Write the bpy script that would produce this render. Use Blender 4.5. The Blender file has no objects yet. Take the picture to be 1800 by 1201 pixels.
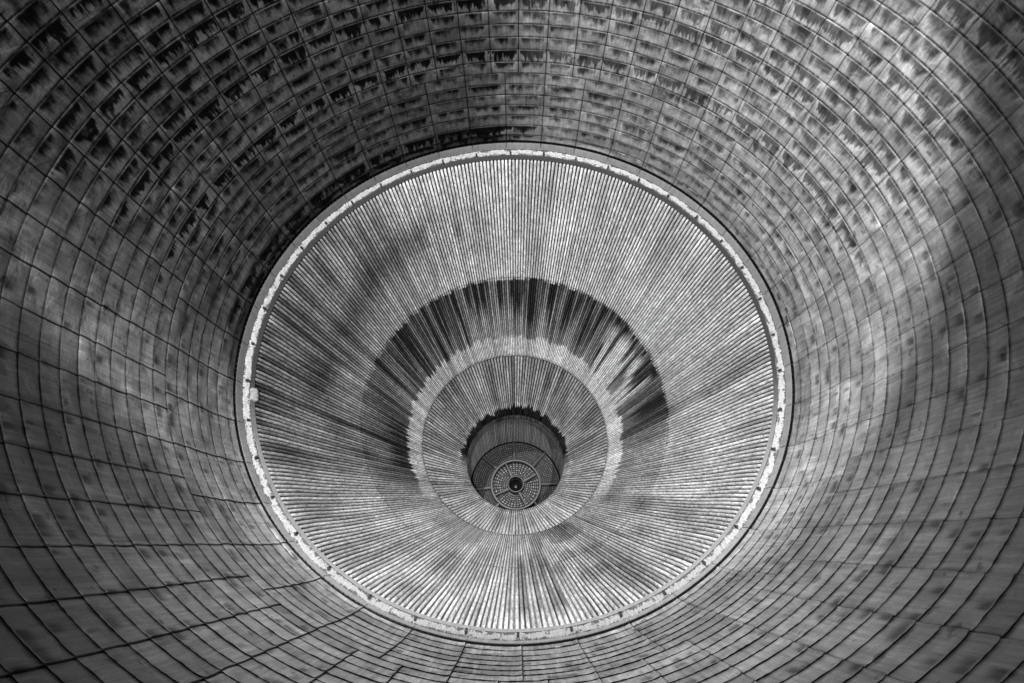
import bpy, math, random
import numpy as np
from mathutils import Matrix, Vector

S = 1.405                       # metres per unit of the joint-ring radius
TILT = math.radians(-50.0)      # the mouth of the nozzle points up towards the sun
ROOT_LOC = Vector((0.0, 0.0, 1.4))
scene = bpy.context.scene
C = scene.collection
rnd = random.Random(7)
RS = np.random.RandomState(11)

ROOT_M = Matrix.Translation(ROOT_LOC) @ Matrix.Rotation(TILT, 4, 'X')

# ------------------------------------------------------------------ camera
cam_d = bpy.data.cameras.new('camera')
cam = bpy.data.objects.new('camera', cam_d)
C.objects.link(cam)
scene.camera = cam
cam_d.sensor_width = 36.0
cam_d.lens = 938.64 / 1800.0 * 36.0
cam_d.clip_start = 0.01
cam_d.clip_end = 500.0
right = Vector((0.9997, 0.0112, -0.0202))
up = Vector((0.0231, -0.4706, 0.8820))
fwd = Vector((-0.0004, 0.8823, 0.4707))
loc = Vector((-0.0018, -1.7997, -0.9721)) * S
ml = Matrix(((right.x, up.x, -fwd.x, loc.x), (right.y, up.y, -fwd.y, loc.y),
             (right.z, up.z, -fwd.z, loc.z), (0, 0, 0, 1)))
cam.matrix_world = ROOT_M @ ml

# ------------------------------------------------------------------ daylight
def local_dir(v):
    return (ROOT_M.to_3x3() @ Vector(v)).normalized()

travel = local_dir((-0.035, 1.0, 0.20))       # direction in which sunlight travels
to_sun = -travel
elev = math.asin(to_sun.z)
azim = math.atan2(to_sun.x, to_sun.y)
sun_d = bpy.data.lights.new('sun', 'SUN')
sun = bpy.data.objects.new('sun', sun_d)
C.objects.link(sun)
sun.location = (0, 0, 12)
sun.rotation_euler = travel.to_track_quat('-Z', 'Y').to_euler()
sun_d.energy = 2.0
sun_d.angle = math.radians(1.2)
sun_d.color = (1, 1, 1)                        # black and white photograph

w = bpy.data.worlds.new('World')
scene.world = w
w.use_nodes = True
nt = w.node_tree
nt.nodes.clear()
wo = nt.nodes.new('ShaderNodeOutputWorld')
bg = nt.nodes.new('ShaderNodeBackground')
sky = nt.nodes.new('ShaderNodeTexSky')
sky.sky_type = 'NISHITA'
sky.sun_disc = False
sky.sun_elevation = elev
sky.sun_rotation = azim
bw = nt.nodes.new('ShaderNodeRGBToBW')
nt.links.new(sky.outputs[0], bw.inputs[0])
nt.links.new(bw.outputs[0], bg.inputs[0])
bg.inputs[1].default_value = 0.05
nt.links.new(bg.outputs[0], wo.inputs[0])

scene.view_settings.view_transform = 'Standard'
scene.view_settings.look = 'None'
scene.view_settings.exposure = 1.0
scene.view_settings.gamma = 1.0
scene.view_settings.use_curve_mapping = False

# two unseen spots added outside the mouth to shape and fill the light
def added_spot(name, pos, aim, cone, blend, watts, soft):
    d = bpy.data.lights.new(name, 'SPOT')
    o = bpy.data.objects.new(name, d)
    C.objects.link(o)
    d.energy = watts
    d.shadow_soft_size = soft
    d.spot_size = math.radians(cone)
    d.spot_blend = blend
    p = ROOT_M @ (Vector(pos) * S)
    q = ROOT_M @ (Vector(aim) * S)
    o.location = p
    o.rotation_euler = (q - p).to_track_quat('-Z', 'Y').to_euler()
    return d
# narrow beam: its edge draws the curved line of light across the right and lower wall
A_P = Vector((-0.9, -4.0, 0.7))
A_D = Vector((0.1994, 0.9799, 0.0093))
lampA = added_spot('added_narrow_spot', A_P, A_P + A_D, 2 * 23.9, 0.12, 1900.0, 0.05)
lampB = added_spot('added_wide_fill', (0.15, -2.7, 1.75), (0.10, 0.15, -0.92), 40.0, 1.0, 1200.0, 0.30)  # fill added to brighten the bottom wall

# ------------------------------------------------------------------ noise (numpy, periodic in x)
def vnoise(x, y, nx, seed):
    """value noise; x in [0,1) periodic with nx cells, y in cells"""
    r = np.random.RandomState(seed)
    ny = 256
    T = r.rand(ny, nx)
    xf = (np.asarray(x) % 1.0) * nx
    yf = np.asarray(y) % ny
    x0 = np.floor(xf).astype(int) % nx
    y0 = np.floor(yf).astype(int) % ny
    fx = xf - np.floor(xf)
    fy = yf - np.floor(yf)
    fx = fx * fx * (3 - 2 * fx)
    fy = fy * fy * (3 - 2 * fy)
    x1 = (x0 + 1) % nx
    y1 = (y0 + 1) % ny
    return (T[y0, x0] * (1 - fx) + T[y0, x1] * fx) * (1 - fy) + (T[y1, x0] * (1 - fx) + T[y1, x1] * fx) * fy

def sst(a, b, x):
    t = np.clip((x - a) / (b - a), 0, 1)
    return t * t * (3 - 2 * t)

def angd(a, b):
    return (a - b + 180.0) % 360.0 - 180.0

def azwin(az, lo, hi, soft):
    """1 inside the arc lo..hi (degrees), falling to 0 over soft degrees"""
    mid = (lo + hi) / 2
    half = (hi - lo) / 2
    d = np.abs(angd(az, mid)) - half
    return 1 - sst(0, soft, d)

# ------------------------------------------------------------------ contour of the wall
PZ = np.array([-1.30, -1.00, -0.582, -0.351, -0.070, 0.024, 0.33, 0.664, 0.95, 1.223, 1.42, 1.55, 1.64, 1.70, 1.75, 1.82, 1.92, 2.02, 2.43])
PR = np.array([1.249, 1.202, 1.127, 1.084, 1.0315, 0.979, 0.874, 0.7515, 0.645, 0.538, 0.447, 0.383, 0.340, 0.3205, 0.320, 0.328, 0.345, 0.354, 0.356])
def wall_r(z):
    # piecewise cubic through the points
    z = np.asarray(z, float)
    h = np.diff(PZ)
    dl = np.diff(PR) / h
    m = np.empty(len(PZ))
    m[1:-1] = np.where(dl[:-1] * dl[1:] <= 0, 0, 2 * dl[:-1] * dl[1:] / (dl[:-1] + dl[1:] + 1e-12))
    m[0] = dl[0]
    m[-1] = dl[-1]
    i = np.clip(np.searchsorted(PZ, z) - 1, 0, len(h) - 1)
    t = (z - PZ[i]) / h[i]
    return ((2 * t**3 - 3 * t**2 + 1) * PR[i] + (t**3 - 2 * t**2 + t) * h[i] * m[i]
            + (-2 * t**3 + 3 * t**2) * PR[i + 1] + (t**3 - t**2) * h[i] * m[i + 1])

# ------------------------------------------------------------------ mesh helpers
def obj(name, me, mat, parent=None, label=None):
    o = bpy.data.objects.new(name, me)
    C.objects.link(o)
    if mat:
        me.materials.append(mat)
    if parent:
        o.parent = parent
    if label:
        o['label'] = label
    return o

def grid_mesh(name, R, Z, AZ, closed=True, attrs=None, uv=None, sharp=35.0, flip=False):
    """surface of revolution style grid; arrays (nz,na); AZ in degrees"""
    nz, na = R.shape
    a = np.radians(AZ)
    co = np.stack([R * np.cos(a), Z, R * np.sin(a)], -1).reshape(-1, 3) * S
    j = np.arange(na if closed else na - 1)
    i = np.arange(nz - 1)
    J, I = np.meshgrid(j, i)
    J2 = (J + 1) % na
    f = np.stack([I * na + J, (I + 1) * na + J, (I + 1) * na + J2, I * na + J2], -1).reshape(-1, 4)
    if flip:
        f = f[:, ::-1]
    me = bpy.data.meshes.new(name)
    me.vertices.add(len(co))
    me.vertices.foreach_set('co', co.astype(np.float32).ravel())
    nf = len(f)
    me.loops.add(nf * 4)
    me.loops.foreach_set('vertex_index', f.astype(np.int32).ravel())
    me.polygons.add(nf)
    me.polygons.foreach_set('loop_start', np.arange(0, nf * 4, 4, dtype=np.int32))
    me.update(calc_edges=True)
    me.validate()
    me.polygons.foreach_set('use_smooth', np.ones(nf, bool))
    if sharp:
        me.set_sharp_from_angle(angle=math.radians(sharp))
    for k, v in (attrs or {}).items():
        at = me.attributes.new(k, 'FLOAT', 'POINT')
        at.data.foreach_set('value', np.asarray(v, np.float32).ravel())
    return me

def lathe(name, prof, n, mat, parent, label=None, az0=0.0, sharp=30.0, attrs=None):
    """closed ring from a list of (r, z)"""
    R = np.repeat(np.array([p[0] for p in prof])[:, None], n, 1)
    Z = np.repeat(np.array([p[1] for p in prof])[:, None], n, 1)
    AZ = np.repeat((az0 + np.arange(n) * 360.0 / n)[None], len(prof), 0)
    return obj(name, grid_mesh(name, R, Z, AZ, sharp=sharp, attrs=attrs(R, Z, AZ) if attrs else None), mat, parent, label)

# ------------------------------------------------------------------ materials
class NT:
    def __init__(self, name):
        self.m = bpy.data.materials.new(name)
        self.m.use_nodes = True
        self.t = self.m.node_tree
        self.b = self.t.nodes['Principled BSDF']
    def n(self, typ, **kw):
        nd = self.t.nodes.new(typ)
        for k, v in kw.items():
            setattr(nd, k, v)
        return nd
    def link(self, a, b):
        self.t.links.new(a, b)
    def val(self, x):
        return x
    def math(self, op, a, b=None, c=None, clamp=False):
        nd = self.n('ShaderNodeMath', operation=op, use_clamp=clamp)
        for i, x in enumerate((a, b, c)):
            if x is None:
                continue
            if isinstance(x, (int, float)):
                nd.inputs[i].default_value = x
            else:
                self.link(x, nd.inputs[i])
        return nd.outputs[0]
    def attr(self, name):
        nd = self.n('ShaderNodeAttribute', attribute_name=name)
        return nd.outputs['Fac']
    def comb(self, x, y, z=0.0):
        nd = self.n('ShaderNodeCombineXYZ')
        for i, v in enumerate((x, y, z)):
            if isinstance(v, (int, float)):
                nd.inputs[i].default_value = v
            else:
                self.link(v, nd.inputs[i])
        return nd.outputs[0]
    def noise(self, vec, scale=1.0, detail=2.0, rough=0.5, dist=0.0):
        nd = self.n('ShaderNodeTexNoise')
        self.link(vec, nd.inputs['Vector'])
        nd.inputs['Scale'].default_value = scale
        nd.inputs['Detail'].default_value = detail
        nd.inputs['Roughness'].default_value = rough
        nd.inputs['Distortion'].default_value = dist
        return nd.outputs['Fac']
    def ramp(self, x, a, b, c=0.0, d=1.0, smooth=True):
        nd = self.n('ShaderNodeMapRange', interpolation_type='SMOOTHSTEP' if smooth else 'LINEAR')
        nd.clamp = True
        for i, v in enumerate((x, a, b, c, d)):
            if isinstance(v, (int, float)):
                nd.inputs[i].default_value = v
            else:
                self.link(v, nd.inputs[i])
        return nd.outputs[0]
    def mix(self, f, a, b):
        nd = self.n('ShaderNodeMix', data_type='FLOAT')
        for i, v in ((0, f), (2, a), (3, b)):
            if isinstance(v, (int, float)):
                nd.inputs[i].default_value = v
            else:
                self.link(v, nd.inputs[i])
        return nd.outputs[0]
    def grey(self, v):
        self.link(self.comb(v, v, v), self.b.inputs['Base Color'])
    def bump(self, h, strength, dist):
        nd = self.n('ShaderNodeBump')
        nd.inputs['Strength'].default_value = strength
        nd.inputs['Distance'].default_value = dist
        self.link(h, nd.inputs['Height'])
        self.link(nd.outputs[0], self.b.inputs['Normal'])
    def rough(self, v, metal=0.0):
        if isinstance(v, (int, float)):
            self.b.inputs['Roughness'].default_value = v
        else:
            self.link(v, self.b.inputs['Roughness'])
        self.b.inputs['Metallic'].default_value = metal

def mat_shingle():
    k = NT('stained_shingle_steel')
    u, rw, v, fg, al, sp = (k.attr(x) for x in ('au', 'row', 'vv', 'finger', 'albedo', 'spiky'))
    # au: azimuth / 9 degrees; vv 0 at the mouth-side edge, 1 at the deep edge
    ra = k.math('MULTIPLY', rw, 7.31)
    flow = k.math('SUBTRACT', rw, v)            # runs along the axis, one unit per strip
    nlo = k.noise(k.comb(k.math('MULTIPLY', u, 1.3), ra), 1.0, 2.0)
    nmd = k.noise(k.comb(k.math('MULTIPLY', u, 5.5), k.math('ADD', ra, k.math('MULTIPLY', v, 0.7)), 3.1), 1.0, 3.0, 0.55)
    nhi = k.noise(k.comb(k.math('MULTIPLY', u, 22.0), k.math('ADD', ra, k.math('MULTIPLY', v, 1.2)), 9.7), 1.0, 3.0)
    base = k.math('ADD', k.math('MULTIPLY', k.math('SUBTRACT', nlo, 0.45), 0.8), k.math('MULTIPLY', k.math('SUBTRACT', nmd, 0.47), 1.9))
    spk = k.math('MULTIPLY', k.math('SUBTRACT', nhi, 0.47), k.math('ADD', 0.35, k.math('MULTIPLY', sp, 1.35)))
    L = k.math('MULTIPLY', fg, k.math('ADD', k.math('ADD', 0.46, k.math('MULTIPLY', sp, 0.10)), k.math('ADD', base, spk)))
    pu = k.attr('plate_u')
    edge_d = k.math('MINIMUM', pu, k.math('SUBTRACT', 1.0, pu))
    L = k.math('ADD', L, k.math('MULTIPLY', k.math('SUBTRACT', k.ramp(k.math('ADD', edge_d, k.math('MULTIPLY', k.math('SUBTRACT', nmd, 0.5), 0.25)), 0.0, 0.22), 0.88), 0.75))
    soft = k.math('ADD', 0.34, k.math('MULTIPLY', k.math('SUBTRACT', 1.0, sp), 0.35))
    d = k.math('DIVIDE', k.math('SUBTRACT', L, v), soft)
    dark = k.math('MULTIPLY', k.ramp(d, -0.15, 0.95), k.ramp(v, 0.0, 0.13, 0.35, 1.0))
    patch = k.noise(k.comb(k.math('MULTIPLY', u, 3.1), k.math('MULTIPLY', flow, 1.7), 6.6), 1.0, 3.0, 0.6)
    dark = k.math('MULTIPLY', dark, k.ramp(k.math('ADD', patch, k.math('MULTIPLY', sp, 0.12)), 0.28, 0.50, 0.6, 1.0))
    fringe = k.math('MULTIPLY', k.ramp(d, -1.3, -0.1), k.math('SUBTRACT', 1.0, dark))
    fringe = k.math('MULTIPLY', fringe, k.math('MULTIPLY', fg, 0.28))
    st = k.noise(k.comb(k.math('MULTIPLY', u, 26.0), k.math('MULTIPLY', flow, 0.45), 1.3), 1.0, 3.0, 0.6)
    st2 = k.noise(k.comb(k.math('MULTIPLY', u, 6.0), k.math('MULTIPLY', flow, 0.35), 5.3), 1.0, 3.0, 0.6)
    bl = k.noise(k.comb(k.math('MULTIPLY', u, 2.2), k.math('MULTIPLY', flow, 1.0), 2.7), 1.0, 5.0, 0.62, 0.8)
    a = k.math('MULTIPLY', al, k.ramp(st, 0.30, 0.72, 0.72, 1.22, False))
    a = k.math('MULTIPLY', a, k.ramp(st2, 0.30, 0.70, 0.78, 1.22, False))
    a = k.math('MULTIPLY', a, k.ramp(bl, 0.32, 0.70, 0.80, 1.20, False))
    # small scratches and splashes
    sc = k.noise(k.comb(k.math('MULTIPLY', u, 60.0), k.math('MULTIPLY', flow, 5.0), 3.9), 1.0, 4.0, 0.7)
    a = k.math('MULTIPLY', a, k.ramp(sc, 0.35, 0.68, 0.90, 1.12, False))
    a = k.math('MULTIPLY', a, k.math('ADD', 1.0, fringe))
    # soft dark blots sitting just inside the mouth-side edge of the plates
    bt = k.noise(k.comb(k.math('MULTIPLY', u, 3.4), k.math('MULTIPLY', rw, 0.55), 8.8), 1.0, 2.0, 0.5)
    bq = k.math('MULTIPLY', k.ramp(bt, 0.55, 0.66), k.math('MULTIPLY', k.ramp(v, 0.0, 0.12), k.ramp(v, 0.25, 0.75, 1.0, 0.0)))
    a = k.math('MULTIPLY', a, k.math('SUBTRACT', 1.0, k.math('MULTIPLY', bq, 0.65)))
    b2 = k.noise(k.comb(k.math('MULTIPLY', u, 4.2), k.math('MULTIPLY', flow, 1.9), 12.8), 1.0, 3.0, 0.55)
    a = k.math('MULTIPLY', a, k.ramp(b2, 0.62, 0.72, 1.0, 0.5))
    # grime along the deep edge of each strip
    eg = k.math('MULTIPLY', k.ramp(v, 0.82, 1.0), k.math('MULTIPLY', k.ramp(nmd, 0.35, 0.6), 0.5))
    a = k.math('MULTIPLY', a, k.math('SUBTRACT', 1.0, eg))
    # rubbed lip with a painted highlight on the mouth-side edge, dotted line of dirt and painted shade in the lap under the next lip
    wear_glint = k.math('MULTIPLY', k.math('MULTIPLY', k.ramp(v, 0.02, 0.08, 0.6, 0.0), fg), k.ramp(sc, 0.42, 0.6))
    a = k.math('ADD', a, k.math('MULTIPLY', wear_glint, k.math('MULTIPLY', al, 0.9)))
    dash = k.noise(k.comb(k.math('MULTIPLY', u, 14.0), ra, 30.0), 1.0, 1.0)
    lap = k.math('MULTIPLY', k.ramp(v, 0.88, 0.97), k.ramp(dash, 0.38, 0.50, 0.45, 1.0))
    a = k.math('MULTIPLY', a, k.math('SUBTRACT', 1.0, k.math('MULTIPLY', lap, k.math('MULTIPLY_ADD', fg, 0.6, 0.02))))
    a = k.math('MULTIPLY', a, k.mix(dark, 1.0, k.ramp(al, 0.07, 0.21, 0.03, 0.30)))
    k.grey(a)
    k.rough(k.ramp(bl, 0.3, 0.7, 0.36, 0.62), 0.35)
    k.link(k.ramp(a, 0.01, 0.12, 0.05, 0.5), k.b.inputs['Specular IOR Level'])
    h = k.math('ADD', k.math('MULTIPLY', bl, 1.0), k.math('ADD', k.math('MULTIPLY', sc, 0.10), k.math('MULTIPLY', st, 0.12)))
    k.bump(h, 0.75, 0.006)
    return k.m

def mat_tube():
    k = NT('oxidised_tube_metal')
    a0, u, z, gr = (k.attr(x) for x in ('albedo', 'tube', 'depth', 'groove'))
    f1 = k.noise(k.comb(k.math('MULTIPLY', u, 2.1), k.math('MULTIPLY', z, 34.0)), 1.0, 4.0, 0.7)
    f5 = k.noise(k.comb(k.math('MULTIPLY', u, 1.7), k.math('MULTIPLY', z, 3.2), 21.0), 1.0, 2.0, 0.6)
    f2 = k.noise(k.comb(k.math('MULTIPLY', u, 0.9), k.math('MULTIPLY', z, 14.0), 7.0), 1.0, 4.0, 0.65)
    f3 = k.noise(k.comb(k.math('MULTIPLY', u, 2.2), k.math('MULTIPLY', z, 150.0), 3.0), 1.0, 2.0, 0.5)
    a = k.math('MULTIPLY', a0, k.ramp(f1, 0.32, 0.68, 0.48, 1.6, False))
    a = k.math('MULTIPLY', a, k.ramp(f5, 0.32, 0.68, 0.76, 1.26, False))
    a = k.math('MULTIPLY', a, k.math('ADD', 0.5, f2))
    a = k.math('MULTIPLY', a, k.ramp(f3, 0.58, 0.70, 1.0, 0.25))
    f4 = k.noise(k.comb(k.math('MULTIPLY', u, 3.3), k.math('MULTIPLY', z, 90.0), 11.0), 1.0, 2.0, 0.5)
    a = k.math('MULTIPLY', a, k.ramp(f4, 0.60, 0.72, 1.0, 1.9))
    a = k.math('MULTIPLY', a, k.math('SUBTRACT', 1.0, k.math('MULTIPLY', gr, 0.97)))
    k.grey(k.math('MINIMUM', a, 0.82))
    k.rough(k.math('ADD', 0.42, k.math('MULTIPLY', f2, 0.25)), 0.25)
    k.link(k.ramp(a, 0.01, 0.15, 0.03, 0.5), k.b.inputs['Specular IOR Level'])
    k.bump(f1, 0.35, 0.002)
    return k.m

def mat_plain(name, alb, rough=0.5, metal=0.2, scale=30.0, amp=0.5, bump=0.001, stretch=(1, 1, 1)):
    k = NT(name)
    tc = k.n('ShaderNodeTexCoord')
    mp = k.n('ShaderNodeMapping')
    mp.inputs['Scale'].default_value = stretch
    k.link(tc.outputs['Object'], mp.inputs['Vector'])
    f = k.noise(mp.outputs[0], scale, 5.0, 0.6)
    f2 = k.noise(mp.outputs[0], scale * 0.2, 3.0, 0.6)
    a = k.math('MULTIPLY', alb, k.math('ADD', 1.0 - amp, k.math('MULTIPLY', k.math('ADD', f, f2), amp)))
    k.grey(a)
    k.rough(rough, metal)
    k.bump(f, 0.5, bump)
    return k.m

def mat_sealant():
    k = NT('crusty_white_sealant')
    u, v = k.attr('au'), k.attr('vv')
    f = k.noise(k.comb(k.math('MULTIPLY', u, 24.0), k.math('MULTIPLY', v, 3.0)), 1.0, 5.0, 0.7, 0.5)
    g = k.noise(k.comb(k.math('MULTIPLY', u, 5.0), k.math('MULTIPLY', v, 2.0), 4.0), 1.0, 3.0, 0.6)
    edge = k.math('ABSOLUTE', k.math('SUBTRACT', v, 0.5))
    th = k.ramp(k.math('ADD', k.math('SUBTRACT', f, edge), k.math('MULTIPLY', k.math('SUBTRACT', g, 0.5), 1.3)), 0.04, 0.28)
    a = k.mix(th, 0.09, k.math('ADD', 0.10, k.math('MULTIPLY', f, 0.62)))
    al = k.attr('albedo')
    k.grey(k.math('MINIMUM', k.math('MULTIPLY', a, k.math('MULTIPLY', al, 0.44)), 0.6))
    k.rough(0.7, 0.0)
    k.bump(k.math('ADD', f, th), 0.9, 0.006)
    return k.m

def mat_attr(name, rough=0.5, metal=0.3):
    k = NT(name)
    u, v = k.attr('au'), k.attr('vv')
    f = k.noise(k.comb(k.math('MULTIPLY', u, 9.0), k.math('MULTIPLY', v, 2.0)), 1.0, 4.0, 0.65)
    k.grey(k.math('MULTIPLY', k.attr('albedo'), k.math('ADD', 0.5, f)))
    k.rough(rough, metal)
    k.bump(f, 0.3, 0.002)
    return k.m

def mat_orifice():
    k = NT('drilled_copper_face')
    u, v = k.attr('au'), k.attr('vv')      # au azimuth in degrees, vv radius in ring numbers
    ring = k.math('FLOOR', v)
    fr = k.math('ABSOLUTE', k.math('SUBTRACT', k.math('FRACT', v), 0.5))
    per = k.ramp(ring, 11.2, 11.8, 40.0, 110.0, False)    # inner compartments in radial rows, outer ones dense
    ph = k.math('FRACT', k.math('MULTIPLY', u, k.math('DIVIDE', per, 360.0)))
    fa = k.math('ABSOLUTE', k.math('SUBTRACT', ph, 0.5))
    dist = k.math('SQRT', k.math('ADD', k.math('MULTIPLY', fr, fr), k.math('MULTIPLY', fa, fa)))
    dot = k.ramp(dist, 0.20, 0.36, 1.0, 0.0)
    n = k.noise(k.comb(k.math('MULTIPLY', u, 0.25), v), 1.0, 3.0, 0.7)
    hole = k.ramp(fr, 0.34, 0.46)
    inner = k.ramp(v, 11.2, 11.8, 1.0, 0.40)
    a = k.math('ADD', 0.012, k.math('MULTIPLY', dot, k.math('MULTIPLY', inner, k.ramp(n, 0.38, 0.70, 0.03, 0.26))))
    a = k.math('MULTIPLY', a, k.math('SUBTRACT', 1.0, k.math('MULTIPLY', hole, 0.55)))
    k.grey(a)
    k.rough(0.6, 0.2)
    k.b.inputs['Specular IOR Level'].default_value = 0.15
    k.bump(dot, 0.6, 0.003)
    return k.m

M_sh = mat_shingle()
M_tube = mat_tube()
M_seal = mat_sealant()
M_band = mat_attr('grey_band_steel')
M_dark = mat_plain('sooty_iron', 0.035, 0.7, 0.1, 40.0, 0.6)
M_black = mat_plain('cavity_shade', 0.004, 0.9, 0.0, 30.0, 0.4)  # near-black colour holds the shade of gaps and wells
M_black.node_tree.nodes['Principled BSDF'].inputs['Specular IOR Level'].default_value = 0.0
M_black.node_tree.nodes['Principled BSDF'].inputs['Roughness'].default_value = 1.0
M_baf = mat_plain('dull_copper_baffle', 0.024, 0.5, 0.4, 25.0, 0.6)
M_clip = mat_plain('blackened_clip_steel', 0.025, 0.6, 0.3, 60.0, 0.5)
M_bolt = mat_plain('worn_bolt_steel', 0.4, 0.4, 0.5, 60.0, 0.5)
M_out = mat_plain('outer_jacket_steel', 0.3, 0.5, 0.5, 4.0, 0.5)
M_face = mat_orifice()

# ------------------------------------------------------------------ the nozzle
root = bpy.data.objects.new('rocket_nozzle', None)
C.objects.link(root)
root.matrix_world = ROOT_M
root.empty_display_size = 0.3
root['label'] = 'inside of a large rocket engine nozzle, stained steel shingles around a ribbed tube wall'
root['category'] = 'rocket nozzle'

# ---- rows of shingles on the extension
ZS = [-0.0475, -0.0715] + [-0.0715 - 0.0457 * k - 0.00006 * k * k for k in range(1, 27)]
NR = len(ZS) - 1
SPIKE = {1: .4, 2: .2, 8: .8, 12: .75, 13: .3, 16: .7, 17: .35, 20: .7, 24: .7}
for k in range(NR):
    z_in, z_out = ZS[k], ZS[k + 1]
    n_pan = 40 if k < 7 else 60
    step = 360.0 / n_pan
    phase = 0.35 if k < 7 else 3.35          # 81.35 degrees is a joint of both patterns
    npp = 30 if k < 7 else 20
    g6 = 1.0 if n_pan == 60 else 0.667
    us = np.concatenate([[0.0, 0.012, 0.035], np.linspace(0.035, 0.94, npp)[1:-1], [0.94, 1 - 0.021 * g6, 1 - 0.020 * g6, 1 - 0.002]])
    offs = np.concatenate([[0.0012, 0.0006, 0.0], np.zeros(npp - 2), [-0.0006, -0.0020, 0.0060, 0.0060]])
    groove = np.tile(np.concatenate([[0.75, 0.35], np.zeros(npp + 1), [1.0, 1.0]]), n_pan)
    az = (phase + (np.arange(n_pan)[:, None] + us[None]) * step).ravel()
    pan = np.repeat(np.arange(n_pan), len(us))
    off = np.tile(offs, n_pan)
    uu = np.tile(us, n_pan)
    # per panel misfit
    pr = RS.rand(n_pan)[pan]
    # lip waviness between the spot welds
    wv = vnoise(az / 360.0, k * 3.3, 360, 5) * 0.5 + vnoise(az / 360.0, k * 5.1, 150, 6) * 0.5
    dots = 0.5 + 0.5 * np.cos(np.radians(az) * 360 * (1.0 if k % 3 else 0.5))
    na = len(az)
    rows_z, rows_o, rows_v, kinds = [], [], [], []
    vs = [1.0, 0.93, 0.8, 0.65, 0.5, 0.35, 0.2, 0.1, 0.03, 0.0]
    prof = []
    prof.append((z_in + 0.012, 0.0045, 1.0, 0) if k else (z_in, 0.0050, 1.0, 0))   # tucked under the deeper row
    for v in vs:
        z = z_out + (z_in - z_out) * v
        lift = 0.0014 * (v - 0.5) * 2
        prof.append((z, lift, v, 1))
    prof.append((z_out, -0.0010, 0.0, 2))                  # edge thickness
    prof.append((z_out + 0.014, 0.0030, 0.0, 3))           # underside of the lip
    nzp = len(prof)
    R = np.zeros((nzp, na))
    Z = np.zeros((nzp, na))
    V = np.zeros((nzp, na))
    buck = (vnoise(az / 360.0, k * 9.7, 240, 21) - 0.5) * 0.0030 + (vnoise(az / 360.0, k * 2.7, 90, 22) - 0.5) * 0.0040
    for i, (z, o, v, kind) in enumerate(prof):
        rr = wall_r(np.array([z_out + (z_in - z_out) * v if kind else z]))[0]
        g = off * (1.0 if kind in (1,) else 0.4)
        wavy = 0.0
        if kind == 1:
            b = buck * math.sin(math.pi * min(1, v + 0.08)) if v > 0 else 0
            wavy = b + (wv - 0.5) * 0.0026 * (1 - v) ** 3 + dots * 0.0007 * (1 - v) ** 6
        elif kind in (2,):
            wavy = (wv - 0.5) * 0.0026 + dots * 0.0007
        R[i] = rr + o + g + wavy + (pr - 0.5) * 0.0008
        Z[i] = z + ((pr - 0.5) * 0.0012 + (wv - 0.5) * 0.0016) * (1.0 if kind else 0.0)
        V[i] = v
    AZ = np.repeat(az[None], nzp, 0)
    # soot and shade put into the plate colour: heavy in the upper left quarter, light on the right
    soot_shadeL = azwin(AZ, 100, 176, 26)
    top = azwin(AZ, 60, 150, 40)
    fing = np.clip(0.12 + azwin(AZ, 12, 166, 20) * 1.0, 0, 1.12)
    sp = SPIKE.get(k, 0.08)
    if k in (0, 1):
        fing = fing * (0.5 + 0.9 * azwin(AZ, 92, 185, 12))
    elif k < 8:
        fing = fing * (0.6 + 0.3 * (k % 2))
    elif k in (9, 10, 11):
        fing = fing * 0.85
    al = 0.235 - 0.135 * soot_shadeL - 0.05 * top
    al = al * (1 - 0.28 * azwin(AZ, 172, 215, 14))  # left wall toned down in colour against too much lamp light
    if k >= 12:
        al = al * (1 - 0.05 * min(k - 11, 8) * azwin(AZ, 165, 330, 25))  # outer rows darkened in colour, imitating light falloff towards the mouth
    al = al * (0.80 + 0.40 * RS.rand(n_pan)[pan])[None]
    if sp > 0.6:
        al = al * 1.10
    if k == 0:
        al = al * (1 - 0.75 * azwin(AZ, 95, 185, 14)) * (1 - 0.35 * azwin(AZ, -20, 95, 20))
    if k == 1:
        al = al * (1 - 0.45 * azwin(AZ, 105, 175, 14)) * (1 - 0.3 * azwin(AZ, -10, 95, 20))
    al = al * (1 - 0.9 * groove[None])
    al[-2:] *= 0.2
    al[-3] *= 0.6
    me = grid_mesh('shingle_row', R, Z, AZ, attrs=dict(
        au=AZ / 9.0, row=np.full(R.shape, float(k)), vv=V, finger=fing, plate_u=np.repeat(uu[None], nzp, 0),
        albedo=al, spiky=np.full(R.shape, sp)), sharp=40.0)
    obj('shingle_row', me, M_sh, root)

# dark liner behind the shingles, visible only through their gaps; then the outside jacket
zz = np.linspace(-1.27, -0.03, 30)
lathe('hot_gas_liner', [(float(wall_r(z)) + 0.0085, float(z)) for z in zz], 240, M_black, root)
zrim = ZS[-1]
rrim = float(wall_r(zrim))
jk = [(rrim - 0.004, zrim - 0.002), (rrim - 0.004, zrim - 0.012), (rrim + 0.035, zrim - 0.012)]
for z in np.linspace(zrim + 0.01, -0.02, 60):
    jk.append((float(wall_r(z)) + 0.030 + (0.012 if int((z + 3) / 0.05) % 3 == 0 else 0.0), float(z)))
jk += [(1.075, -0.02), (1.085, 0.03), (1.03, 0.05)]
for z in np.linspace(0.08, 2.45, 60):
    jk.append((float(wall_r(z)) + 0.035, float(z)))
jk += [(0.42, 2.47), (0.42, 2.55), (0.02, 2.56)]
lathe('outer_jacket', jk, 180, M_out, root, 'plain steel outside of the nozzle')

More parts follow.
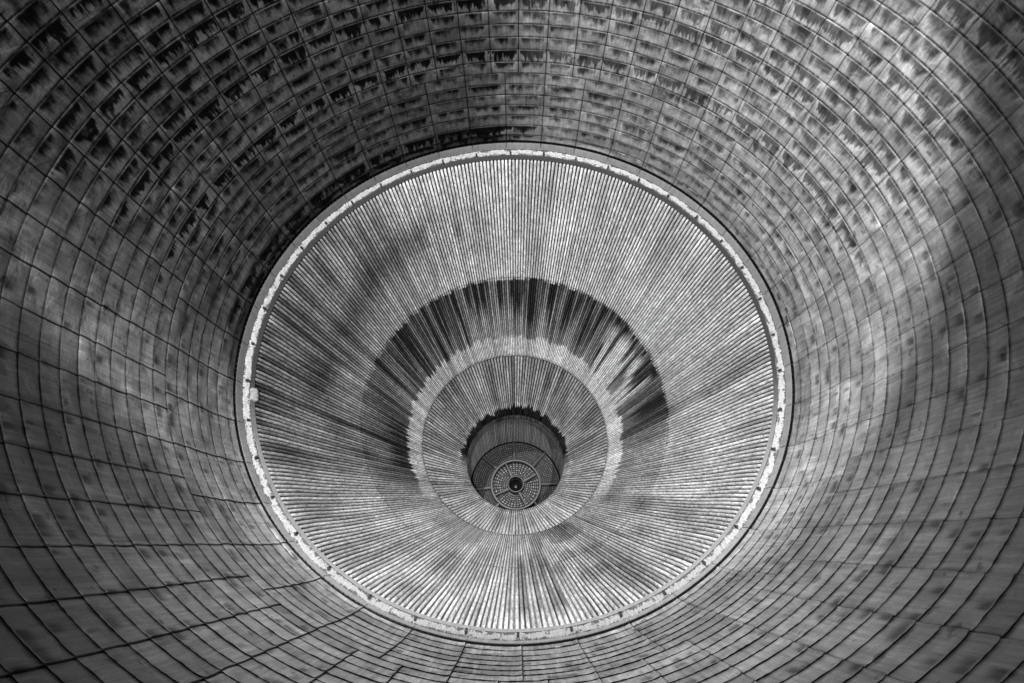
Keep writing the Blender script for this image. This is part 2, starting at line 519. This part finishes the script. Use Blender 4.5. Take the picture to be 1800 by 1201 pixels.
# ---- slot with spacer teeth, grey band, seal band, sooty ledge
n = 330 * 8
az = np.arange(n) * 360.0 / n
cell = (np.arange(n) % 8)
tooth = (cell == 0)
jig = np.repeat(RS.rand(330), 8)
pf = [(1.0165, -0.0400, 0), (1.0215, -0.0405, 1), (1.0245, -0.0415, 1), (1.0262, -0.047, 1), (1.0285, -0.052, 1)]
R = np.array([[p[0]] * n for p in pf])
Z = np.array([[p[1]] * n for p in pf])
# behind the slot the channel is deep; at a tooth it comes up flush
pf2 = [(1.0163, -0.0398), (1.0170, -0.0330), (1.0262, -0.0330), (1.0275, -0.0460), (1.0285, -0.0520)]
for i in range(5):
    R[i] = np.where(tooth, pf[i][0] + 0.0012 * (i > 0), pf2[i][0])
    Z[i] = np.where(tooth, pf[i][1] + 0.001 * jig, pf2[i][1])
AZ = np.repeat(az[None], 5, 0)
alb = np.where(tooth, 0.03 + 0.12 * jig ** 3, 0.004)
alb = np.repeat(alb[None], 5, 0)
me = grid_mesh('slot_ring', R, Z, AZ, attrs=dict(au=AZ / 9, vv=R * 0, albedo=alb), sharp=20)
obj('slot_ring', me, M_band, root, 'narrow dark slot with small bright spacer teeth')

def band_attrs(fn):
    def f(R, Z, AZ):
        v = np.repeat(np.linspace(0, 1, R.shape[0])[:, None], R.shape[1], 1)
        return dict(au=AZ / 9.0, vv=v, albedo=fn(AZ))
    return f

# grey band in 40 segments
n_b = 40
us = np.concatenate([[0, 0.010], np.linspace(0.02, 0.985, 12), [0.993]])
of = np.concatenate([[0.003, 0.003], np.zeros(12), [0.0]])
az = (0.35 + (np.arange(n_b)[:, None] + us[None]) * 9.0).ravel()
off = np.tile(of, n_b)
seg = RS.rand(n_b)[np.repeat(np.arange(n_b), len(us))]
pf = [(1.0178, -0.0390), (1.0158, -0.0405), (1.0150, -0.0385), (1.0118, -0.0200), (1.0098, -0.0110), (1.0093, -0.0090), (1.0105, -0.0080), (1.016, -0.0075)]
R = np.array([p[0] + off * (1 if 1 < i < 6 else 0) for i, p in enumerate(pf)])
Z = np.array([np.full(len(az), p[1]) for p in pf])
AZ = np.repeat(az[None], len(pf), 0)
alb = (0.17 + 0.04 * seg)[None] * (1 - 0.35 * azwin(AZ, 110, 190, 20))
me = grid_mesh('cover_band', R, Z, AZ, attrs=dict(au=AZ / 9, vv=np.repeat(np.linspace(0, 1, len(pf))[:, None], len(az), 1), albedo=alb), sharp=30)
obj('cover_band', me, M_band, root, 'smooth grey band of forty cover plates')

# crusty sealant band
n = 2400
az = np.arange(n) * 360.0 / n
prof = [(1.016, -0.0060), (1.0100, -0.0050), (1.0085, -0.0062), (1.0040, -0.0045), (0.9990, -0.0010), (0.9945, 0.0025), (0.9900, 0.0055), (0.9880, 0.0075), (0.9884, 0.0090)]
R = np.array([[p[0]] * n for p in prof])
Z = np.array([[p[1]] * n for p in prof])
AZ = np.repeat(az[None], len(prof), 0)
for i in range(1, 8):
    nz = vnoise(az / 360, i * 0.9, 700, 31) * 0.6 + vnoise(az / 360, i * 0.5, 240, 32) * 0.4
    R[i] += (nz - 0.5) * 0.0030
    Z[i] -= (vnoise(az / 360, i * 1.3, 500, 33) - 0.4) * 0.0045
V = np.repeat(np.linspace(-0.1, 1.1, len(prof))[:, None], n, 1)
al = 1.0 - 0.25 * azwin(AZ, -120, -60, 25) - 0.15 * azwin(AZ, 100, 160, 20)
me = grid_mesh('sealant_band', R, Z, AZ, attrs=dict(au=AZ / 9, vv=V, albedo=al), sharp=60)
seal = obj('sealant_band', me, M_seal, root, 'bright crusty white sealant band')

# lathe of the ledge with tube ends above it
lathe('joint_ledge', [(0.9875, 0.0085), (0.9862, 0.0100), (0.9832, 0.0160), (0.9800, 0.0225), (0.9790, 0.0240), (0.9900, 0.0250)], 720, M_band, root,
      'ledge ring, sooty black except at its lowest part',
      attrs=band_attrs(lambda A: 0.03 + 0.13 * azwin(A, -152, -28, 22)))

# two small dark holes in the first strip and a pale welded patch at the left of the joint
for hz, ha in ((-0.0735, 48.5), (-0.0725, 41.7)):
    hr = float(wall_r(hz)) - 0.0035
    vs = []
    a0 = math.radians(ha)
    for q in range(2):
        for i in range(14):
            t = 2 * math.pi * i / 14
            a_ = a0 + 0.0052 * math.cos(t) / hr
            r_ = hr + (0.0 if q == 0 else 0.004)
            z_ = hz + 0.0052 * math.sin(t)
            vs.append((r_ * math.cos(a_) * S, z_ * S, r_ * math.sin(a_) * S))
    fs = [tuple(range(14))] + [(i, (i + 1) % 14, 14 + (i + 1) % 14, 14 + i) for i in range(14)]
    me = bpy.data.meshes.new('plug')
    me.from_pydata(vs, [], fs)
    me.update()
    obj('plug', me, M_clip, root)
na = 40
pz = np.array([0.0340, 0.0335, 0.0290, 0.0230, 0.0160, 0.0100, 0.0060])
pr_ = np.array([0.9760, 0.9690, 0.9690, 0.9720, 0.9780, 0.9830, 0.9880])
AZ = np.repeat(np.linspace(-170.0, -166.7, na)[None], len(pz), 0)
side = np.clip(np.minimum(np.arange(na), na - 1 - np.arange(na)) / 4.0, 0, 1)
bmp = vnoise(AZ / 360, pz[:, None] * 300, 900, 61)
R = pr_[:, None] + (1 - side)[None] * 0.010 + (bmp - 0.5) * 0.004
Z = pz[:, None] + (bmp - 0.5) * 0.005
me = grid_mesh('weld_patch', R, Z, AZ, closed=False, attrs=dict(au=AZ / 9, vv=np.full(R.shape, 0.5), albedo=np.full(R.shape, 0.9)), sharp=60)
obj('weld_patch', me, M_seal, root, 'pale lumpy weld patch at the left of the joint')

# forty clips across the sealant band
def clip_mesh():
    vs, fs = [], []
    def box(x0, x1, y0, y1, z0, z1, tw=0.0):
        b = len(vs)
        for (x, y, z) in ((x0, y0, z0), (x1, y0 + tw, z0), (x1, y1, z0), (x0, y1 - tw, z0), (x0, y0, z1), (x1, y0 + tw, z1), (x1, y1, z1), (x0, y1 - tw, z1)):
            vs.append((x * S, y * S, z * S))
        for q in ((0, 1, 2, 3), (7, 6, 5, 4), (0, 4, 5, 1), (1, 5, 6, 2), (2, 6, 7, 3), (3, 7, 4, 0)):
            fs.append(tuple(b + i for i in q))
    # local x = outward radius, z = along the band, y = depth into the nozzle
    box(-0.0085, 0.0075, -0.0035, 0.0030, -0.0022, 0.0022)
    box(-0.0085, -0.0055, -0.0075, 0.0030, -0.0030, 0.0026)
    box(0.0045, 0.0075, -0.0068, 0.0030, -0.0022, 0.0034)
    me = bpy.data.meshes.new('retaining_clip')
    me.from_pydata(vs, [], fs)
    me.update()
    return me
def bolt_mesh():
    vs, fs = [], []
    for k in range(6):
        a = math.pi / 3 * k
        vs.append((0.0016 * math.cos(a) * S, -0.0068 * S, 0.0016 * math.sin(a) * S))
    for k in range(6):
        a = math.pi / 3 * k
        vs.append((0.0016 * math.cos(a) * S, -0.0030 * S, 0.0016 * math.sin(a) * S))
    fs.append(tuple(range(6)))
    for k in range(6):
        fs.append((k, k + 6, (k + 1) % 6 + 6, (k + 1) % 6))
    me = bpy.data.meshes.new('clip_bolt')
    me.from_pydata(vs, [], fs)
    me.update()
    me.materials.append(M_bolt)
    return me
cm = clip_mesh()
cm.materials.append(M_clip)
for i in range(40):
    a = math.radians(98.7 - 9.0 * i + rnd.uniform(-0.25, 0.25))
    o = bpy.data.objects.new('retaining_clip', cm)
    C.objects.link(o)
    o.parent = seal
    r = 0.9985
    z = 0.0005
    ex = Vector((math.cos(a), 0, math.sin(a)))
    ax = Vector((0, 1, 0)) + ex * -0.62
    ax.normalize()
    exx = (ex - ax * ex.dot(ax)).normalized()
    ez = exx.cross(ax)
    sc = rnd.uniform(1.15, 1.45)
    tw = rnd.uniform(-0.25, 0.25)
    m = Matrix(((exx.x, ax.x, ez.x, 0), (exx.y, ax.y, ez.y, 0), (exx.z, ax.z, ez.z, 0), (0, 0, 0, 1)))
    o.matrix_local = Matrix.Translation(Vector((r * math.cos(a), z, r * math.sin(a))) * S) @ m @ Matrix.Rotation(tw, 4, 'Y') @ Matrix.Scale(sc, 4)

# ---- ribbed tube walls
def tube_wall(name, z0, z1, nt_, nz, hfun, albfun, label, seg=8, az0=0.0, end_round=False):
    zs = np.linspace(z0, z1, nz)
    pp = np.array([0.0, 0.13, 0.16, 0.21, 0.29, 0.39, 0.5, 0.61, 0.71, 0.79, 0.84, 0.87])
    seg = len(pp)
    n = nt_ * seg
    th = (np.arange(nt_)[:, None] + pp[None]).ravel()
    ph = np.tile(pp, nt_)
    az = az0 + th * 360.0 / nt_
    r0 = wall_r(zs)
    # tube section: round crest, deep narrow groove
    c = np.sqrt(np.clip(1 - ((2 * ph - 1) / 0.70) ** 2, 0, 1)) * 0.6 + 0.4 * (np.abs(2 * ph - 1) < 0.70)
    per_t = RS.rand(nt_)[np.floor(th).astype(int)]
    R = r0[:, None] + hfun(zs)[:, None] * (1 - c)[None] - (per_t - 0.5)[None] * 0.0012
    Z = np.repeat(zs[:, None], n, 1)
    AZ = np.repeat(az[None], nz, 0)
    if end_round:
        R[0] = R[0] + 0.004
        Z[0] = Z[0]
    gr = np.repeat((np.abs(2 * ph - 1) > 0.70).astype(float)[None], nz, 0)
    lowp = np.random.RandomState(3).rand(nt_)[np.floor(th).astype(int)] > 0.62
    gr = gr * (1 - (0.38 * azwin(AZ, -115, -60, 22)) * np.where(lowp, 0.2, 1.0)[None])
    T = np.repeat(np.floor(th)[None], nz, 0)
    al = albfun(AZ, Z, T, nt_)
    me = grid_mesh(name, R, Z, AZ, attrs=dict(albedo=al, tube=np.repeat(th[None], nz, 0), depth=Z, groove=gr), sharp=75)
    return obj(name, me, M_tube, root, label)

def per_tube(T, nt_, seed):
    return np.random.RandomState(seed).rand(nt_)[T.astype(int) % nt_]

def skirt_albedo(A, Z, T, nt_):
    x = A / 360.0
    p = per_tube(T, nt_, 3)
    lo = vnoise(x, Z * 3.0, 24, 41)
    md = vnoise(x, Z * 6.0, 90, 42)
    a = 0.36 + 0.14 * (p - 0.5) + 0.14 * (md - 0.5) + 0.12 * (lo - 0.5)
    a = a - 0.20 * azwin(A, 142, 200, 25) - 0.09 * azwin(A, -62, -8, 20) - 0.05 * azwin(A, -175, -62, 15) - 0.03 * azwin(A, -125, -55, 20) + 0.04 * azwin(A, 60, 110, 20)
    # long dull arc of soot across the upper left
    zc = 0.36 + 0.05 * np.sin(np.radians(A) * 5)
    arc = np.exp(-((Z - zc) / 0.11) ** 2) * azwin(A, 103, 182, 10) * sst(0.25, 0.6, lo * 0.5 + md * 0.7)
    a = a * (1 - 0.62 * arc)
    # the band darkened by soot deeper in
    zb = 0.672 + 0.012 * (md - 0.5) + 0.012 * (p - 0.5)
    inb = sst(0.0, 0.006, Z - zb)
    up_ = azwin(A, 4, 158, 24)
    streak = sst(0.25, 0.75, vnoise(x, Z * 2.2, 150, 43) * 0.7 + p * 0.35)
    fade = 1 - sst(0.84, 1.09, Z + 0.26 * (p - 0.5) + 0.12 * (lo - 0.5))
    p2 = per_tube(T, nt_, 8)
    drk = inb * up_ * (0.62 + 0.38 * sst(0.20, 0.80, 0.60 * p2 + 0.45 * vnoise(x, Z * 2.2, 150, 43) * 1.1)) * (0.52 + 0.48 * fade)
    # pale flaked patch on the upper right
    pale = azwin(A, 14, 38, 6) * sst(0.35, 0.6, vnoise(x, Z * 5.0, 160, 44) * 0.7 + p * 0.3) * sst(0.70, 0.80, Z)
    drk = drk * (1 - 0.85 * pale)
    a = a * (1 - 0.97 * drk) + 0.14 * pale * inb
    a = a * (1 - 0.30 * inb * azwin(A, 172, 215, 12)) * (1 - 0.28 * inb * azwin(A, -35, 4, 10))
    # pale band before the tubes merge
    wb = sst(1.065, 1.085, Z + 0.04 * (p - 0.5) + 0.03 * (md - 0.5)) * azwin(A, -25, 200, 30) * (0.75 + 0.25 * sst(0.2, 0.5, lo + 0.3 * p))
    a = a * (1 - wb) + wb * (0.41 + 0.10 * azwin(A, -15, 70, 25) + 0.20 * (md - 0.5) + 0.16 * (p - 0.5))
    # dark stripes low down
    low = azwin(A, -91, -80, 4) * sst(0.45, 0.7, p * 0.8 + 0.3 * vnoise(x, Z * 4.0, 200, 45)) * sst(0.06, 0.22, Z) * (1 - sst(0.75, 0.95, Z))
    a = a * (1 - 0.65 * low)
    lowr = azwin(A, -80, -62, 6) * sst(0.45, 0.62, vnoise(x, Z * 7.0, 70, 46)) * sst(0.2, 0.4, Z)
    a = a * (1 - 0.4 * lowr)
    # thin dark line at the hoop and at the merge
    a = a * (1 - 0.55 * np.exp(-((Z - 0.668) / 0.0035) ** 2))
    a = a * (1 - 0.5 * sst(1.20, 1.223, Z))
    return np.clip(a, 0.015, 0.8)

def throat_albedo(A, Z, T, nt_):
    x = A / 360.0
    p = per_tube(T, nt_, 5)
    md = vnoise(x, Z * 8.0, 80, 51)
    hi = vnoise(x, Z * 40.0, 178, 52)
    a = 0.26 + 0.14 * (p - 0.5) + 0.14 * (md - 0.5) - 0.08 * azwin(A, 10, 170, 25) + 0.06 * azwin(A, -130, -50, 20)
    zb = 1.625 + 0.05 * (vnoise(x, Z * 0, 50, 53) - 0.5) + 0.03 * (p - 0.5)
    soot = sst(-0.004, 0.014, Z - zb) * (0.85 + 0.15 * p) * (1 - sst(1.70, 1.73, Z)) * azwin(A, 8, 172, 16)
    fr = np.exp(-((Z - zb + 0.02) / 0.018) ** 2) * azwin(A, -130, 175, 20)
    a = a * (1 + 0.35 * fr)
    a = a * (1 - 0.985 * soot)
    a = a * (1 - 0.15 * sst(1.72, 1.76, Z))
    return np.clip(a, 0.004, 0.7)

skirt = tube_wall('skirt_tube_wall', 0.024, 1.223, 356, 150, lambda z: 0.0105 - 0.0036 * (z / 1.2), skirt_albedo,
          'outer ribbed wall of many fine pale tubes, sooty across its upper half', az0=0.1, end_round=True)
throat = tube_wall('throat_tube_wall', 1.226, 1.80, 178, 90, lambda z: 0.0100 - 0.004 * (z - 1.2), throat_albedo,
          'inner ribbed wall of wider tubes narrowing to the throat', az0=0.1)
chamber = tube_wall('chamber_tube_wall', 1.803, 2.425, 178, 40, lambda z: 0.0075 + 0 * z, lambda A, Z, T, n_: np.clip(0.42 + 0.22 * (per_tube(T, n_, 9) - 0.5), 0.02, 1),
          'dark ribbed side wall of the combustion chamber', az0=0.1)
# collar where pairs of tubes merge
lathe('merge_collar', [(0.5475, 1.2215), (0.5440, 1.2235), (0.5455, 1.2265)], 356, M_dark, root)
# backing behind the tubes
lathe('tube_backing', [(float(wall_r(z)) + 0.012, float(z)) for z in np.linspace(0.03, 2.44, 90)], 240, M_black, root)

# ---- injector
zf = 2.430
nr, na = 29, 720
rr = np.linspace(0.050, 0.3475, nr)
R = np.repeat(rr[:, None], na, 1)
AZ = np.repeat((np.arange(na) * 0.5)[None], nr, 0)
Z = np.full(R.shape, zf) + 0.0015 * (np.arange(nr) % 2)[:, None]
me = grid_mesh('injector_plate', R, Z, AZ, attrs=dict(au=AZ, vv=R / 0.0165), sharp=0)
inj = obj('injector_plate', me, M_face, root, 'round injector face drilled with rings of tiny orifices')
lathe('gap_ring', [(0.3475, 2.431), (0.3480, 2.445), (0.356, 2.445), (0.358, 2.43)], 240, M_black, root)

def ring(name, ri, ro, zfront, zback, n, mat, parent, b=0.003, wob=0.0, label=None):
    pf = [(ri, zback), (ri, zfront + b), (ri + b, zfront), (ro - b, zfront), (ro, zfront + b), (ro, zback)]
    return lathe(name, pf, n, mat, parent, label)
ring('ring_baffle', 0.1780, 0.1960, 2.3700, 2.4320, 160, M_baf, inj, 0.0035)
ring('hub_baffle', 0.0540, 0.0655, 2.3620, 2.4320, 96, M_baf, inj, 0.003, label='small round hub at the middle of the injector')
lathe('hub_well', [(0.0545, 2.40), (0.0540, 2.470), (0.030, 2.474), (0.001, 2.474)], 64, M_black, inj)
# igniter fitting in the well
lathe('igniter_fitting', [(0.0040, 2.470), (0.0045, 2.458), (0.0060, 2.455), (0.0085, 2.457), (0.0090, 2.472)], 32, M_bolt, inj)
for q in range(3):
    a = math.radians(-60 - 30 * q)

def radial(name, r0, r1, azd, t0, t1, h0, h1, parent):
    """a radial fin: thickness t and height h at both ends"""
    a = math.radians(azd)
    ex = Vector((math.cos(a), 0, math.sin(a)))
    ey = Vector((-math.sin(a), 0, math.cos(a)))
    vs, fs = [], []
    N = 6
    for i in range(N + 1):
        f = i / N
        r = r0 + (r1 - r0) * f
        t = (t0 + (t1 - t0) * f) / 2
        h = h0 + (h1 - h0) * f
        for (w_, zz_) in ((-t, 0.001), (-t, -h + 0.003), (-t * 0.45, -h), (t * 0.45, -h), (t, -h + 0.003), (t, 0.001)):
            p = ex * r + ey * w_ + Vector((0, 1, 0)) * (zf + zz_)
            vs.append(p * S)
    for i in range(N):
        for j in range(5):
            b = i * 6 + j
            fs.append((b, b + 1, b + 7, b + 6))
    fs.append(tuple(range(5, -1, -1)))
    fs.append(tuple(N * 6 + j for j in range(6)))
    me = bpy.data.meshes.new(name)
    me.from_pydata(vs, [], fs)
    me.update()
    return obj(name, me, M_baf, parent)
for k_, a_ in enumerate((114.5, 24.5, -65.5, -153.5)):
    radial('radial_baffle', 0.0645, 0.1800, a_, 0.028, 0.010, 0.050, 0.052, inj)
for k_, a_ in enumerate((91.5, 46.5, 1.0, -44, -89, -134, -175.5, 138.0)):
    radial('radial_baffle', 0.1950, 0.3455, a_, 0.024, 0.018, 0.040, 0.026, inj)
